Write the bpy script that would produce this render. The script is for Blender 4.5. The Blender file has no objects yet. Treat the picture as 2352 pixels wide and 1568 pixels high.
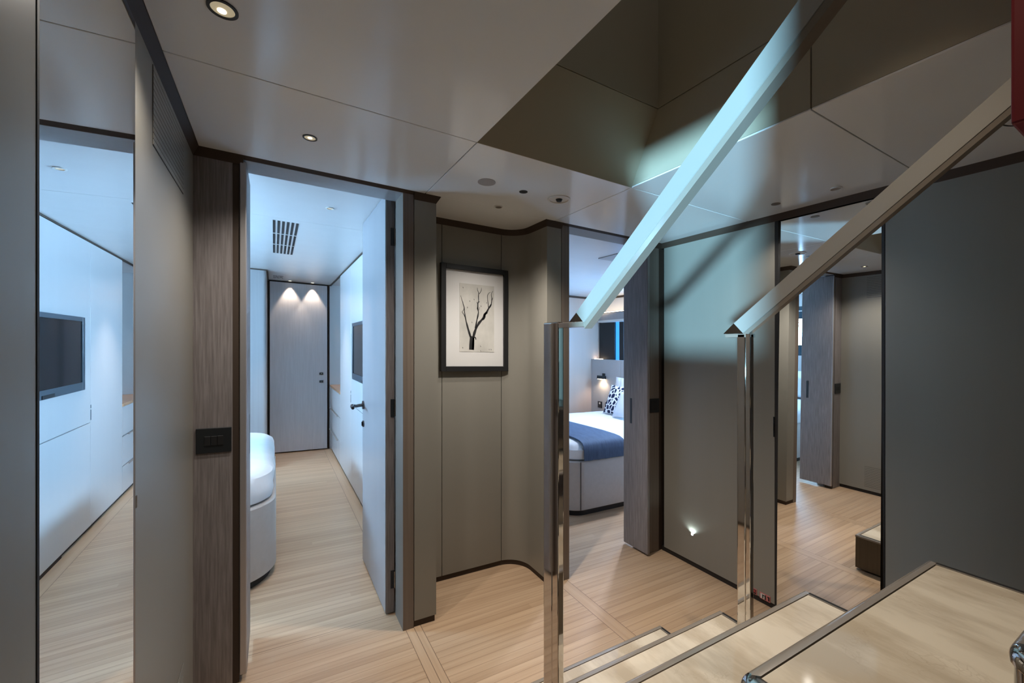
import bpy, bmesh, math, random
from mathutils import Vector, Matrix, noise

random.seed(7)
C = bpy.context.scene.collection
PI = math.pi

# ---------------------------------------------------------------- the place
# Everything is measured in metres from the middle of the lobby.  Plan numbers below
# count from a survey mark near the port bulkhead; the deck falls a little to
# starboard (28 mm per metre), floors, ceilings and furniture alike.
OX, OY, FALL = 1.03, 1.0, 0.028


def W(p):
    return Vector((p[0] - OX, p[1] - OY, p[2] - FALL * (p[0] - OX)))


XL, XR, YF, H, H2 = -0.268, 2.315, 1.986, 2.10, 2.127
X1, X2, Y1, Y3 = 0.638, 1.406, 1.373, 0.646      # stairwell opening in the ceiling
YN = 2.303                                        # back of the niche
XW, YE = 0.639, 5.903                             # port cabin: wardrobe face, aft door
XHP, XHS, YAS = -1.95, 4.0, 4.69                  # hull linings, aft wall of starboard cabin

# ---------------------------------------------------------------- materials


def nd(nt, t, **k):
    n = nt.nodes.new(t)
    for a, v in k.items():
        setattr(n, a, v)
    return n


def base_mat(name, col, rough=0.5, metal=0.0, spec=0.5, emit=None, estr=0.0, coat=0.0):
    m = bpy.data.materials.new(name)
    m.use_nodes = True
    b = m.node_tree.nodes['Principled BSDF']
    b.inputs['Base Color'].default_value = (*col, 1)
    b.inputs['Roughness'].default_value = rough
    b.inputs['Metallic'].default_value = metal
    b.inputs['Specular IOR Level'].default_value = spec
    if coat:
        b.inputs['Coat Weight'].default_value = coat
        b.inputs['Coat Roughness'].default_value = 0.12
    if emit:
        b.inputs['Emission Color'].default_value = (*emit, 1)
        b.inputs['Emission Strength'].default_value = estr
    return m


def grain_mat(name, c1, c2, scale, rough=0.5, rvar=0.08, bump=0.0, spec=0.5, lo=0.3, hi=0.7, detail=6):
    """two tones mixed by a stretched noise: veneers, satin lacquers, cloth, stone"""
    m = base_mat(name, c1, rough, spec=spec)
    nt = m.node_tree
    b = nt.nodes['Principled BSDF']
    g = nd(nt, 'ShaderNodeNewGeometry')
    mp = nd(nt, 'ShaderNodeMapping')
    mp.inputs['Scale'].default_value = scale
    nt.links.new(g.outputs['Position'], mp.inputs['Vector'])
    n = nd(nt, 'ShaderNodeTexNoise')
    n.inputs['Scale'].default_value = 1.0
    n.inputs['Detail'].default_value = detail
    n.inputs['Roughness'].default_value = 0.6
    nt.links.new(mp.outputs['Vector'], n.inputs['Vector'])
    r = nd(nt, 'ShaderNodeValToRGB')
    r.color_ramp.elements[0].position = lo
    r.color_ramp.elements[0].color = (*c1, 1)
    r.color_ramp.elements[1].position = hi
    r.color_ramp.elements[1].color = (*c2, 1)
    nt.links.new(n.outputs['Fac'], r.inputs['Fac'])
    nt.links.new(r.outputs['Color'], b.inputs['Base Color'])
    mr = nd(nt, 'ShaderNodeMapRange')
    mr.inputs['To Min'].default_value = rough - rvar
    mr.inputs['To Max'].default_value = rough + rvar
    nt.links.new(n.outputs['Fac'], mr.inputs['Value'])
    nt.links.new(mr.outputs['Result'], b.inputs['Roughness'])
    if bump:
        bp = nd(nt, 'ShaderNodeBump')
        bp.inputs['Strength'].default_value = bump
        bp.inputs['Distance'].default_value = 0.002
        nt.links.new(n.outputs['Fac'], bp.inputs['Height'])
        nt.links.new(bp.outputs['Normal'], b.inputs['Normal'])
    return m


def math_node(nt, op, a, b=None, c=None):
    n = nd(nt, 'ShaderNodeMath', operation=op)
    for i, v in enumerate((a, b, c)):
        if v is None:
            continue
        if isinstance(v, (int, float)):
            n.inputs[i].default_value = v
        else:
            nt.links.new(v, n.inputs[i])
    return n.outputs[0]


def floor_mat():
    m = base_mat('floor_planks', (.55, .40, .27), 0.3, spec=0.45)
    nt = m.node_tree
    b = nt.nodes['Principled BSDF']
    g = nd(nt, 'ShaderNodeNewGeometry')
    s = nd(nt, 'ShaderNodeSeparateXYZ')
    nt.links.new(g.outputs['Position'], s.inputs['Vector'])
    X = math_node(nt, 'ADD', s.outputs['X'], OX)
    Y = math_node(nt, 'ADD', s.outputs['Y'], OY)
    P = 0.0385
    q = math_node(nt, 'DIVIDE', math_node(nt, 'SUBTRACT', Y, 1.777), P)
    idx = math_node(nt, 'FLOOR', q)
    fr = math_node(nt, 'FRACT', q)

    def between(v, a, bb):
        return math_node(nt, 'MULTIPLY', math_node(nt, 'GREATER_THAN', v, a), math_node(nt, 'LESS_THAN', v, bb))
    # border boards that run fore and aft
    fore = math_node(nt, 'LESS_THAN', Y, 1.992)
    sA = math_node(nt, 'MULTIPLY', between(X, .549, .621), fore)
    sB = math_node(nt, 'MULTIPLY', between(X, 1.432, 1.505), fore)
    sC = math_node(nt, 'MULTIPLY', between(X, .562, .70), math_node(nt, 'GREATER_THAN', Y, 2.8))
    strip = math_node(nt, 'MINIMUM', math_node(nt, 'ADD', math_node(nt, 'ADD', sA, sB), sC), 1.0)
    nstrip = math_node(nt, 'SUBTRACT', 1.0, strip)
    # joints between planks
    j = math_node(nt, 'MULTIPLY', math_node(nt, 'LESS_THAN', fr, 0.06), nstrip)
    lines = []
    for x, cond in ((.549, fore), (.588, fore), (.621, fore), (1.432, fore), (1.505, fore)):
        lines.append(math_node(nt, 'MULTIPLY', between(X, x - .0013, x + .0013), cond))
    lines.append(math_node(nt, 'MULTIPLY', between(X, .5605, .563), math_node(nt, 'GREATER_THAN', Y, 2.8)))
    lines.append(math_node(nt, 'MULTIPLY', between(Y, 2.1375, 2.1400), math_node(nt, 'LESS_THAN', X, .55)))
    hard = lines[0]
    for l in lines[1:]:
        hard = math_node(nt, 'MAXIMUM', hard, l)
    # plank tone
    wn = nd(nt, 'ShaderNodeTexWhiteNoise', noise_dimensions='2D')
    cx = nd(nt, 'ShaderNodeCombineXYZ')
    nt.links.new(idx, cx.inputs['X'])
    seg = math_node(nt, 'FLOOR', math_node(nt, 'MULTIPLY_ADD', idx, 0.37, math_node(nt, 'MULTIPLY', X, 0.22)))
    nt.links.new(seg, cx.inputs['Y'])
    nt.links.new(cx.outputs[0], wn.inputs['Vector'])
    gm = nd(nt, 'ShaderNodeMapping')
    gm.inputs['Scale'].default_value = (1.6, 46, 1)
    nt.links.new(g.outputs['Position'], gm.inputs['Vector'])
    gn = nd(nt, 'ShaderNodeTexNoise')
    gn.inputs['Scale'].default_value = 1.0
    gn.inputs['Detail'].default_value = 5
    nt.links.new(gm.outputs['Vector'], gn.inputs['Vector'])
    gm2 = nd(nt, 'ShaderNodeMapping')
    gm2.inputs['Scale'].default_value = (46, 1.6, 1)
    nt.links.new(g.outputs['Position'], gm2.inputs['Vector'])
    gn2 = nd(nt, 'ShaderNodeTexNoise')
    gn2.inputs['Scale'].default_value = 1.0
    nt.links.new(gm2.outputs['Vector'], gn2.inputs['Vector'])
    a = math_node(nt, 'MULTIPLY', gn.outputs['Fac'], 0.85)
    tone = math_node(nt, 'MULTIPLY_ADD', wn.outputs['Value'], 0.27, math_node(nt, 'SUBTRACT', a, 0.06))
    tone = math_node(nt, 'ADD', math_node(nt, 'MULTIPLY', tone, nstrip), math_node(nt, 'MULTIPLY', math_node(nt, 'MULTIPLY_ADD', gn2.outputs['Fac'], .6, .25), strip))
    r = nd(nt, 'ShaderNodeValToRGB')
    r.color_ramp.elements[0].position = 0.05
    r.color_ramp.elements[0].color = (.345, .215, .125, 1)
    r.color_ramp.elements[1].position = 0.85
    r.color_ramp.elements[1].color = (.60, .42, .275, 1)
    nt.links.new(tone, r.inputs['Fac'])
    mx = nd(nt, 'ShaderNodeMix', data_type='RGBA')
    nt.links.new(math_node(nt, 'MULTIPLY', j, 0.62), mx.inputs[0])
    nt.links.new(r.outputs['Color'], mx.inputs[6])
    mx.inputs[7].default_value = (.22, .135, .08, 1)
    mx2 = nd(nt, 'ShaderNodeMix', data_type='RGBA')
    nt.links.new(math_node(nt, 'MULTIPLY', hard, 0.8), mx2.inputs[0])
    nt.links.new(mx.outputs[2], mx2.inputs[6])
    mx2.inputs[7].default_value = (.07, .035, .02, 1)
    nt.links.new(mx2.outputs[2], b.inputs['Base Color'])
    mr = nd(nt, 'ShaderNodeMapRange')
    mr.inputs['To Min'].default_value = 0.30
    mr.inputs['To Max'].default_value = 0.44
    nt.links.new(gn.outputs['Fac'], mr.inputs['Value'])
    nt.links.new(mr.outputs['Result'], b.inputs['Roughness'])
    return m


def marble_mat():
    m = grain_mat('marble', (.53, .44, .335), (.73, .64, .52), (8, 2.6, 5), 0.07, 0.03, detail=10, lo=.42, hi=.58)
    nt = m.node_tree
    b = nt.nodes['Principled BSDF']
    src = b.inputs['Base Color'].links[0].from_socket
    g = nd(nt, 'ShaderNodeNewGeometry')
    n = nd(nt, 'ShaderNodeTexNoise')
    n.inputs['Scale'].default_value = 5
    n.inputs['Detail'].default_value = 10
    n.inputs['Distortion'].default_value = 1.4
    nt.links.new(g.outputs['Position'], n.inputs['Vector'])
    v = nd(nt, 'ShaderNodeTexVoronoi', feature='DISTANCE_TO_EDGE')
    v.inputs['Scale'].default_value = 75
    mixv = nd(nt, 'ShaderNodeMix', data_type='VECTOR')
    mixv.inputs[0].default_value = 0.12
    nt.links.new(g.outputs['Position'], mixv.inputs[4])
    nt.links.new(n.outputs['Color'], mixv.inputs[5])
    nt.links.new(mixv.outputs[1], v.inputs['Vector'])
    crack = math_node(nt, 'LESS_THAN', v.outputs['Distance'], 0.06)
    gate = nd(nt, 'ShaderNodeMapRange')
    gate.inputs['From Min'].default_value = 0.55
    gate.inputs['From Max'].default_value = 0.66
    nt.links.new(n.outputs['Fac'], gate.inputs['Value'])
    f = math_node(nt, 'MULTIPLY', math_node(nt, 'MULTIPLY', crack, gate.outputs['Result']), 0.22)
    mx = nd(nt, 'ShaderNodeMix', data_type='RGBA')
    nt.links.new(f, mx.inputs[0])
    nt.links.new(src, mx.inputs[6])
    mx.inputs[7].default_value = (.36, .27, .18, 1)
    nt.links.new(mx.outputs[2], b.inputs['Base Color'])
    return m


def cushion_mat():
    m = base_mat('cushion_pattern', (.75, .78, .82), 0.85, spec=.2)
    nt = m.node_tree
    b = nt.nodes['Principled BSDF']
    tc = nd(nt, 'ShaderNodeTexCoord')
    v = nd(nt, 'ShaderNodeTexVoronoi', feature='DISTANCE_TO_EDGE')
    v.inputs['Scale'].default_value = 19
    nt.links.new(tc.outputs['Object'], v.inputs['Vector'])
    k = math_node(nt, 'GREATER_THAN', v.outputs['Distance'], 0.11)
    mx = nd(nt, 'ShaderNodeMix', data_type='RGBA')
    nt.links.new(k, mx.inputs[0])
    mx.inputs[6].default_value = (.75, .78, .82, 1)
    mx.inputs[7].default_value = (.012, .02, .06, 1)
    nt.links.new(mx.outputs[2], b.inputs['Base Color'])
    return m


def print_mat():
    m = grain_mat('aged_paper', (.42, .41, .38), (.62, .60, .56), (6, 6, 4), 0.7, .05, lo=.3, hi=.65)
    return m


M = {}
M['panel'] = grain_mat('wall_panel', (.230, .217, .188), (.238, .225, .196), (9, 9, .5), 0.33, .02)
M['panel_dark'] = grain_mat('wall_panel_stairwell', (.42, .375, .285), (.43, .385, .293), (9, 9, 1), 0.42, .02)
M['ceiling'] = grain_mat('ceiling_lacquer', (.86, .88, .89), (.87, .89, .90), (5, 5, 1), 0.16, .012, spec=.6)
M['cabin_ceiling'] = grain_mat('cabin_ceiling_lacquer', (.70, .69, .68), (.72, .71, .70), (5, 5, 1), 0.24, .02)
M['veneer'] = grain_mat('grey_oak_veneer', (.155, .135, .132), (.25, .225, .222), (170, 170, 7), 0.45, .08, bump=.12, lo=.34, hi=.66)
M['veneer_brown'] = grain_mat('brown_veneer', (.135, .106, .084), (.185, .148, .12), (110, 110, 1.0), 0.42, .05)
M['veneer_pale'] = grain_mat('pale_veneer', (.55, .52, .53), (.62, .59, .60), (90, 90, 4), 0.24, .04)
M['cabin_wood'] = grain_mat('cabin_wood', (.44, .34, .28), (.46, .36, .30), (9, 9, .5), 0.36, .03)
M['headboard'] = grain_mat('headboard_fabric', (.44, .425, .42), (.46, .445, .44), (60, 60, 60), 0.6, .03)
M['trim'] = base_mat('bronze_trim', (.055, .038, .028), 0.62, spec=.25)
M['dark'] = base_mat('dark_recess', (.012, .010, .009), 0.6)
M['black'] = base_mat('black_metal', (.012, .014, .016), 0.35)
M['black_frame'] = base_mat('black_frame', (.010, .010, .011), 0.45)
M['lintel'] = grain_mat('grey_satin', (.30, .29, .29), (.33, .32, .32), (40, 40, 1), 0.35, .04)
M['edge'] = base_mat('satin_aluminium', (.42, .40, .40), 0.35, metal=.6)
M['floor'] = floor_mat()
M['marble'] = marble_mat()
M['steel'] = base_mat('polished_steel', (.62, .58, .54), 0.05, metal=1.0)
M['nosing'] = base_mat('bronzed_nosing', (.40, .345, .295), 0.2, metal=.4)
M['dark_steel'] = base_mat('dark_polished_steel', (.20, .19, .18), 0.08, metal=1.0)
M['rail'] = base_mat('satin_rail', (.40, .385, .36), 0.32, metal=.2)
M['gunmetal'] = base_mat('gunmetal', (.09, .09, .095), 0.16, metal=1.0)
M['mirror'] = base_mat('mirror_glass', (.90, .92, .93), 0.0, metal=1.0)
M['step_side'] = grain_mat('step_side_veneer', (.085, .06, .035), (.12, .085, .05), (60, 60, 2), 0.4, .05)
M['lacquer'] = grain_mat('cabinet_lacquer', (.60, .60, .60), (.61, .61, .61), (9, 9, .8), 0.24, .02)
M['door_grey'] = grain_mat('door_grey_satin', (.29, .285, .30), (.30, .295, .31), (9, 9, .5), 0.24, .015)
M['bedbase'] = grain_mat('bed_leather', (.44, .39, .35), (.47, .42, .38), (30, 30, 30), 0.5, .05)
M['linen'] = grain_mat('white_linen', (.76, .77, .78), (.82, .83, .84), (8, 8, 8), 0.85, .05)
M['pillow_blue'] = grain_mat('pale_blue_cotton', (.55, .60, .68), (.62, .67, .74), (8, 8, 8), 0.85, .05)
M['runner'] = grain_mat('navy_throw', (.035, .06, .12), (.075, .12, .20), (90, 14, 14), 0.75, .05, bump=.2)
M['cushion'] = cushion_mat()
M['woodtop'] = grain_mat('dresser_wood', (.42, .22, .11), (.58, .34, .19), (4, 40, 4), 0.3, .05)
M['red'] = base_mat('dark_red', (.16, .003, .008), 0.45)
M['mat'] = base_mat('picture_mat', (.66, .65, .64), 0.6)
M['paper'] = print_mat()
M['ink'] = base_mat('ink', (.010, .010, .011), 0.6)
M['glass'] = base_mat('picture_glass', (1, 1, 1), 0.02)
M['screen'] = base_mat('tv_screen', (.012, .013, .015), 0.08)
M['tvframe'] = base_mat('tv_frame', (.05, .065, .08), 0.3)
M['white'] = base_mat('white_plastic', (.72, .70, .66), 0.4)
M['disc'] = base_mat('grey_disc', (.36, .33, .31), 0.6)
M['brown_disc'] = base_mat('brown_disc', (.16, .125, .10), 0.5)
M['lamp'] = base_mat('lamp_glow', (.8, .7, .5), 0.4, emit=(1, .88, .62), estr=3.5)
M['lamp_soft'] = base_mat('lamp_reflector', (.55, .47, .33), 0.25, emit=(1, .85, .55), estr=.25)
M['lampwhite'] = base_mat('lamp_white_glow', (.9, .9, .9), 0.4, emit=(.85, 1, 1), estr=30)
M['lampwarm'] = base_mat('lamp_warm_glow', (.9, .8, .6), 0.4, emit=(1, .78, .5), estr=14)
M['cove'] = base_mat('cove_glow', (.9, .8, .6), 0.4, emit=(1, .80, .58), estr=5)
M['daylight'] = base_mat('window_daylight', (.9, .95, 1), 0.3, emit=(.36, .66, 1.0), estr=92)
M['bluelight'] = base_mat('window_blue', (.02, .2, .5), 0.1, emit=(.03, .24, .70), estr=1.5)
M['teal'] = base_mat('window_teal_frame', (.008, .03, .045), 0.3)
M['sign_red'] = base_mat('sign_red', (.45, .06, .06), 0.5)
M['sign_pink'] = base_mat('sign_pink', (.50, .16, .15), 0.5)
M['sign_white'] = base_mat('sign_white', (.6, .56, .52), 0.5)


# glass of the picture: clear over the print
def _clear():
    m = M['glass']
    nt = m.node_tree
    out = nt.nodes['Material Output']
    tr = nd(nt, 'ShaderNodeBsdfTransparent')
    gl = nd(nt, 'ShaderNodeBsdfGlossy')
    gl.inputs['Roughness'].default_value = 0.02
    fz = nd(nt, 'ShaderNodeFresnel')
    fz.inputs['IOR'].default_value = 1.45
    mx = nd(nt, 'ShaderNodeMixShader')
    gg = nd(nt, 'ShaderNodeNewGeometry')
    nt.links.new(math_node(nt, 'MULTIPLY', fz.outputs[0], math_node(nt, 'SUBTRACT', 1.0, gg.outputs['Backfacing'])), mx.inputs[0])
    nt.links.new(tr.outputs[0], mx.inputs[1])
    nt.links.new(gl.outputs[0], mx.inputs[2])
    nt.links.new(mx.outputs[0], out.inputs['Surface'])


_clear()

# ---------------------------------------------------------------- mesh helpers


class G:
    """gathers shapes (in plan coordinates) that will become ONE mesh"""

    def __init__(self):
        self.bm = bmesh.new()

    def box(self, x0, x1, y0, y1, z0, z1, bev=0.0, seg=2):
        b = bmesh.new()
        vs = [b.verts.new((x, y, z)) for x in (x0, x1) for y in (y0, y1) for z in (z0, z1)]
        for f in ((0, 1, 3, 2), (4, 6, 7, 5), (0, 4, 5, 1), (2, 3, 7, 6), (0, 2, 6, 4), (1, 5, 7, 3)):
            b.faces.new([vs[i] for i in f])
        if bev > 0:
            bmesh.ops.bevel(b, geom=b.edges[:], offset=bev, segments=seg, affect='EDGES', profile=.5)
        self._merge(b)
        return self

    def _merge(self, b):
        bmesh.ops.recalc_face_normals(b, faces=b.faces[:])
        mp = {}
        for v in b.verts:
            mp[v] = self.bm.verts.new(v.co)
        for f in b.faces:
            try:
                nf = self.bm.faces.new([mp[v] for v in f.verts])
                nf.smooth = f.smooth
            except ValueError:
                pass
        b.free()

    def prism(self, pts, vec, bev=0.0, smooth=False):
        """polygon pts (3-D, planar) swept by vec"""
        b = bmesh.new()
        vec = Vector(vec)
        a = [b.verts.new(p) for p in pts]
        c = [b.verts.new(Vector(p) + vec) for p in pts]
        n = len(pts)
        b.faces.new(a)
        b.faces.new(c[::-1])
        for i in range(n):
            f = b.faces.new((a[i], a[(i + 1) % n], c[(i + 1) % n], c[i]))
            f.smooth = smooth
        if bev > 0:
            bmesh.ops.bevel(b, geom=b.edges[:], offset=bev, segments=2, affect='EDGES', profile=.5)
        self._merge(b)
        return self

    def plan(self, poly, z0, z1, bev=0.0, smooth=False):
        return self.prism([(x, y, z0) for x, y in poly], (0, 0, z1 - z0), bev, smooth)

    def disc(self, c, r, nrm, depth, r2=None, seg=32, ry=None):
        """short cylinder / cone from c along nrm"""
        nrm = Vector(nrm).normalized()
        t = Vector((1, 0, 0)) if abs(nrm.x) < .9 else Vector((0, 1, 0))
        u = nrm.cross(t).normalized()
        v = nrm.cross(u)
        c = Vector(c)
        r2 = r if r2 is None else r2
        b = bmesh.new()
        A = [b.verts.new(c + (u * math.cos(i * 2 * PI / seg) + v * math.sin(i * 2 * PI / seg)) * r) for i in range(seg)]
        D = [b.verts.new(c + nrm * depth + (u * math.cos(i * 2 * PI / seg) + v * math.sin(i * 2 * PI / seg)) * r2) for i in range(seg)]
        b.faces.new(A)
        b.faces.new(D[::-1])
        for i in range(seg):
            f = b.faces.new((A[i], A[(i + 1) % seg], D[(i + 1) % seg], D[i]))
            f.smooth = True
        self._merge(b)
        return self

    def ring(self, c, r0, r1, z0, z1, seg=40):
        b = bmesh.new()
        rows = []
        for r, z in ((r0, z0), (r1, z0), (r1, z1), (r0, z1)):
            rows.append([b.verts.new((c[0] + r * math.cos(i * 2 * PI / seg), c[1] + r * math.sin(i * 2 * PI / seg), z)) for i in range(seg)])
        for k in range(4):
            for i in range(seg):
                f = b.faces.new((rows[k][i], rows[k][(i + 1) % seg], rows[(k + 1) % 4][(i + 1) % seg], rows[(k + 1) % 4][i]))
                f.smooth = True
        self._merge(b)
        return self

    def tube(self, pts, r, seg=12, radii=None):
        b = bmesh.new()
        pts = [Vector(p) for p in pts]
        rows = []
        up = Vector((0, 0, 1))
        for i, p in enumerate(pts):
            d = (pts[min(i + 1, len(pts) - 1)] - pts[max(i - 1, 0)]).normalized()
            u = d.cross(up if abs(d.z) < .95 else Vector((1, 0, 0))).normalized()
            v = d.cross(u)
            rr = radii[i] if radii else r
            rows.append([b.verts.new(p + (u * math.cos(k * 2 * PI / seg) + v * math.sin(k * 2 * PI / seg)) * rr) for k in range(seg)])
        for i in range(len(rows) - 1):
            for k in range(seg):
                f = b.faces.new((rows[i][k], rows[i][(k + 1) % seg], rows[i + 1][(k + 1) % seg], rows[i + 1][k]))
                f.smooth = True
        b.faces.new(rows[0][::-1])
        b.faces.new(rows[-1])
        self._merge(b)
        return self

    def loft(self, rows, close=True, caps=True, smooth=True):
        b = bmesh.new()
        R = [[b.verts.new(p) for p in row] for row in rows]
        n = len(R[0])
        for i in range(len(R) - 1):
            for k in range(n if close else n - 1):
                f = b.faces.new((R[i][k], R[i][(k + 1) % n], R[i + 1][(k + 1) % n], R[i + 1][k]))
                f.smooth = smooth
        if caps:
            f = b.faces.new(R[0][::-1])
            f = b.faces.new(R[-1])
            f.smooth = smooth
        self._merge(b)
        return self

    def poly(self, pts):
        b = bmesh.new()
        b.faces.new([b.verts.new(p) for p in pts])
        self._merge(b)
        return self


def obj(name, g, mat, parent=None, base=None):
    """link the gathered shapes as one mesh object; base = plan point of its origin"""
    bm = g.bm
    cos = [v.co.copy() for v in bm.verts]
    if parent is not None:
        org = Vector(parent['_o'])
    elif base is not None:
        org = W(base)
    else:
        x = [c.x for c in cos]
        y = [c.y for c in cos]
        z = [c.z for c in cos]
        org = W(((min(x) + max(x)) / 2, (min(y) + max(y)) / 2, min(z)))
    for v in bm.verts:
        v.co = W(v.co) - org
    me = bpy.data.meshes.new(name)
    bm.to_mesh(me)
    bm.free()
    if any(q.use_smooth for q in me.polygons):
        me.set_sharp_from_angle(angle=math.radians(38))
    for m in (mat if isinstance(mat, (list, tuple)) else [mat]):
        me.materials.append(m)
    o = bpy.data.objects.new(name, me)
    C.objects.link(o)
    if parent is not None:
        o.parent = parent
    else:
        o.location = org
    o['_o'] = tuple(org)
    return o


def tag(o, label=None, cat=None, group=None):
    if label:
        o['label'] = label
    if cat:
        o['category'] = cat
    if group:
        o['group'] = group
    return o


def thing(name, base, label, cat, group=None):
    o = bpy.data.objects.new(name, None)
    o.empty_display_size = .1
    C.objects.link(o)
    o.location = W(base)
    o['_o'] = tuple(W(base))
    return tag(o, label, cat, group)


def struct(name, g, mat, label, cat, parent=None):
    o = obj(name, g, mat, parent)
    if parent is None:
        o['kind'] = 'structure'
        tag(o, label, cat)
    return o


def dup(root, base, label=None, group=None):
    """copy a thing, its parts and their sub-parts to another base point"""
    r = root.copy()
    C.objects.link(r)
    r.location = W(base)
    r['_o'] = tuple(W(base))
    if label:
        r['label'] = label
    if group:
        r['group'] = group
    for ch in list(root.children):
        c = ch.copy()
        C.objects.link(c)
        c.parent = r
        for s in list(ch.children):
            d = s.copy()
            C.objects.link(d)
            d.parent = c
    return r


def rrect(x0, x1, y0, y1, r, seg=8, corners='1111'):
    """plan outline, corners: (x1,y0) (x1,y1) (x0,y1) (x0,y0) rounded or not"""
    pts = []
    for k, (cx, cy, a0) in enumerate(((x1, y0, -PI / 2), (x1, y1, 0), (x0, y1, PI / 2), (x0, y0, PI))):
        if corners[k] == '0':
            pts.append((cx, cy))
            continue
        sx = -1 if cx == x1 else 1
        sy = 1 if cy == y0 else -1
        for i in range(seg + 1):
            a = a0 + i / seg * PI / 2
            pts.append((cx + sx * r + r * math.cos(a), cy + sy * r + r * math.sin(a)))
    return pts


# ================================================================ SETTING
# ---- floor
g = G()
g.box(XHP - .3, XHS + .4, -1.75, 6.1, -.05, 0)
struct('floor', g, M['floor'], 'pale narrow-plank wooden floor running through lobby and both cabins', 'floor')

# ---- lobby ceiling: lacquered panels with open joints around the stairwell
e, zt = .0016, .006
g = G()
IN = .02
for x0, x1, y0, y1 in ((XL + IN, X1, -1.7, Y1 - e), (XL + IN, X1 - e, Y1 + e, YF - IN),
                       (X1 + e, X2 - e, Y1, YF - IN), (X2 + e, XR - IN, Y1 + e, YF - IN),
                       (X2, XR - IN, Y3 + e, Y1 - e), (X2, XR - IN, -1.7, Y3 - e)):
    g.box(x0, x1, y0, y1, H, H + zt, .0012, 1)
# over the niche, following its rounded corner
niche = [(.716, YF - IN), (.716, YN - .02), (1.225, YN - .02)]
for i in range(1, 9):
    a = PI / 2 - i / 8 * PI / 2
    niche.append((1.225 + .12 * math.cos(a), YN - .14 + .12 * math.sin(a)))
niche += [(1.345, YF - IN)]
g.plan(niche[::-1], H, H + zt)
struct('ceiling', g, M['ceiling'], 'glossy pale grey lobby ceiling panels around the stairwell opening', 'ceiling')

# deckhead above the joints (closes the void)
g = G()
g.box(XHP - .3, X1 - .02, -1.75, 6.1, 2.2, 2.25)
g.box(X2 + .02, XHS + .4, -1.75, 6.1, 2.2, 2.25)
g.box(X1 - .02, X2 + .02, Y1 + .02, 6.1, 2.2, 2.25)
struct('ceiling', g, M['dark'], 'dark deck above the ceiling joints', 'ceiling')

# ---- stairwell shaft
SB = -1.75
g = G()
g.prism([(X1, Y1, H + .0005), (X2, Y1, H + .0005), (X2, 1.224, 2.382), (X1, 1.224, 2.382)], (0, .03, .012))
struct('wall_stairwell_front', g, M['panel_dark'], 'sloping olive panel at the forward end of the stairwell opening', 'wall')
g = G()
g.box(X1, X2, 1.222, 1.25, 2.386, 3.5)
struct('wall_stairwell_upper', g, M['panel_dark'], 'upright olive panel above the sloping one in the stairwell', 'wall')
g = G()
HS = H + zt + .0006
pr = [(X2, Y1, HS), (X2, 1.224, 2.382), (X2, Y3 + .002, 2.382), (X2, Y3 + .002, HS)]
g.prism(pr, (.03, 0, 0))
struct('wall_stairwell_side', g, M['panel_dark'], 'low olive side panel of the stairwell beside its sloping end', 'wall')
g = G()
g.box(X2, X2 + .03, Y3 + .002, 1.222, 2.386, 3.5)
struct('wall_stairwell_side_upper', g, M['panel_dark'], 'upper olive side panel of the stairwell', 'wall')
g = G()
g.box(X2, X2 + .03, SB, Y3 - .002, HS, 3.5)
struct('wall_stairwell_side_aft', g, M['panel_dark'], 'large olive side panel of the stairwell behind the upright joint', 'wall')
g = G()
g.box(X1 - .03, X1, SB, 1.40, HS, 3.5)
g.box(X1, X2, SB - .03, SB, HS, 3.5)
g.box(X2 - .004 + .008, X2 + .02, 1.2, 1.26, 2.386, 3.5)
struct('wall_stairwell_port', g, M['panel_dark'], 'port and after sides of the stairwell', 'wall')

# ---- bronze cove trims under the ceiling edge


def cove(path, ztop=H, drop=.032, out=IN, flip=1):
    """strip from the wall foot (wall line, ztop-drop) sloping out to the ceiling edge"""
    n = len(path)
    g = G()
    offs = []
    for i in range(n):
        p = Vector(path[i])
        d0 = (p - Vector(path[i - 1])).normalized() if i > 0 else None
        d1 = (Vector(path[i + 1]) - p).normalized() if i < n - 1 else None
        if d0 is None:
            d0 = d1
        if d1 is None:
            d1 = d0
        n0 = Vector((d0.y, -d0.x)) * flip
        n1 = Vector((d1.y, -d1.x)) * flip
        mid = (n0 + n1)
        mid = mid / max(mid.dot(n0), .2)
        offs.append(p + mid * out)
    rows = []
    for p, q in zip(path, offs):
        rows.append([(p[0], p[1], ztop - drop), (q[0], q[1], ztop + .001), (q[0], q[1], ztop + .02), (p[0], p[1], ztop + .02)])
    g.loft(rows, close=True, caps=True, smooth=False)
    return g


arc = []
for i in range(0, 11):
    a = PI / 2 - i / 10 * PI / 2
    arc.append((1.225 + .14 * math.cos(a), YN - .14 + .14 * math.sin(a)))
k = 0


def trim(path, label, drop=.032):
    global k
    k += 1
    struct('trim_%d' % k, cove(path, drop=drop), M['trim'], label, 'trim')


trim([(XL, -1.7), (XL, YF), (-.106, YF)], 'dark bronze cove trim above the left wall and narrow wood panel')
trim([(-.106, YF), (.587, YF)], 'thin bronze trim above the left doorway', .010)
trim([(.587, YF), (.700, YF), (.700, YN), (1.225, YN)] + arc[1:] + [(1.365, YF), (1.469, YF)], 'dark bronze cove trim over the pillar and round the niche')
trim([(1.469, YF), (2.158, YF)], 'thin bronze trim above the right doorway', .008)
trim([(2.158, YF), (XR, YF), (XR, -1.7)], 'dark bronze cove trim above the right wall')

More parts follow.
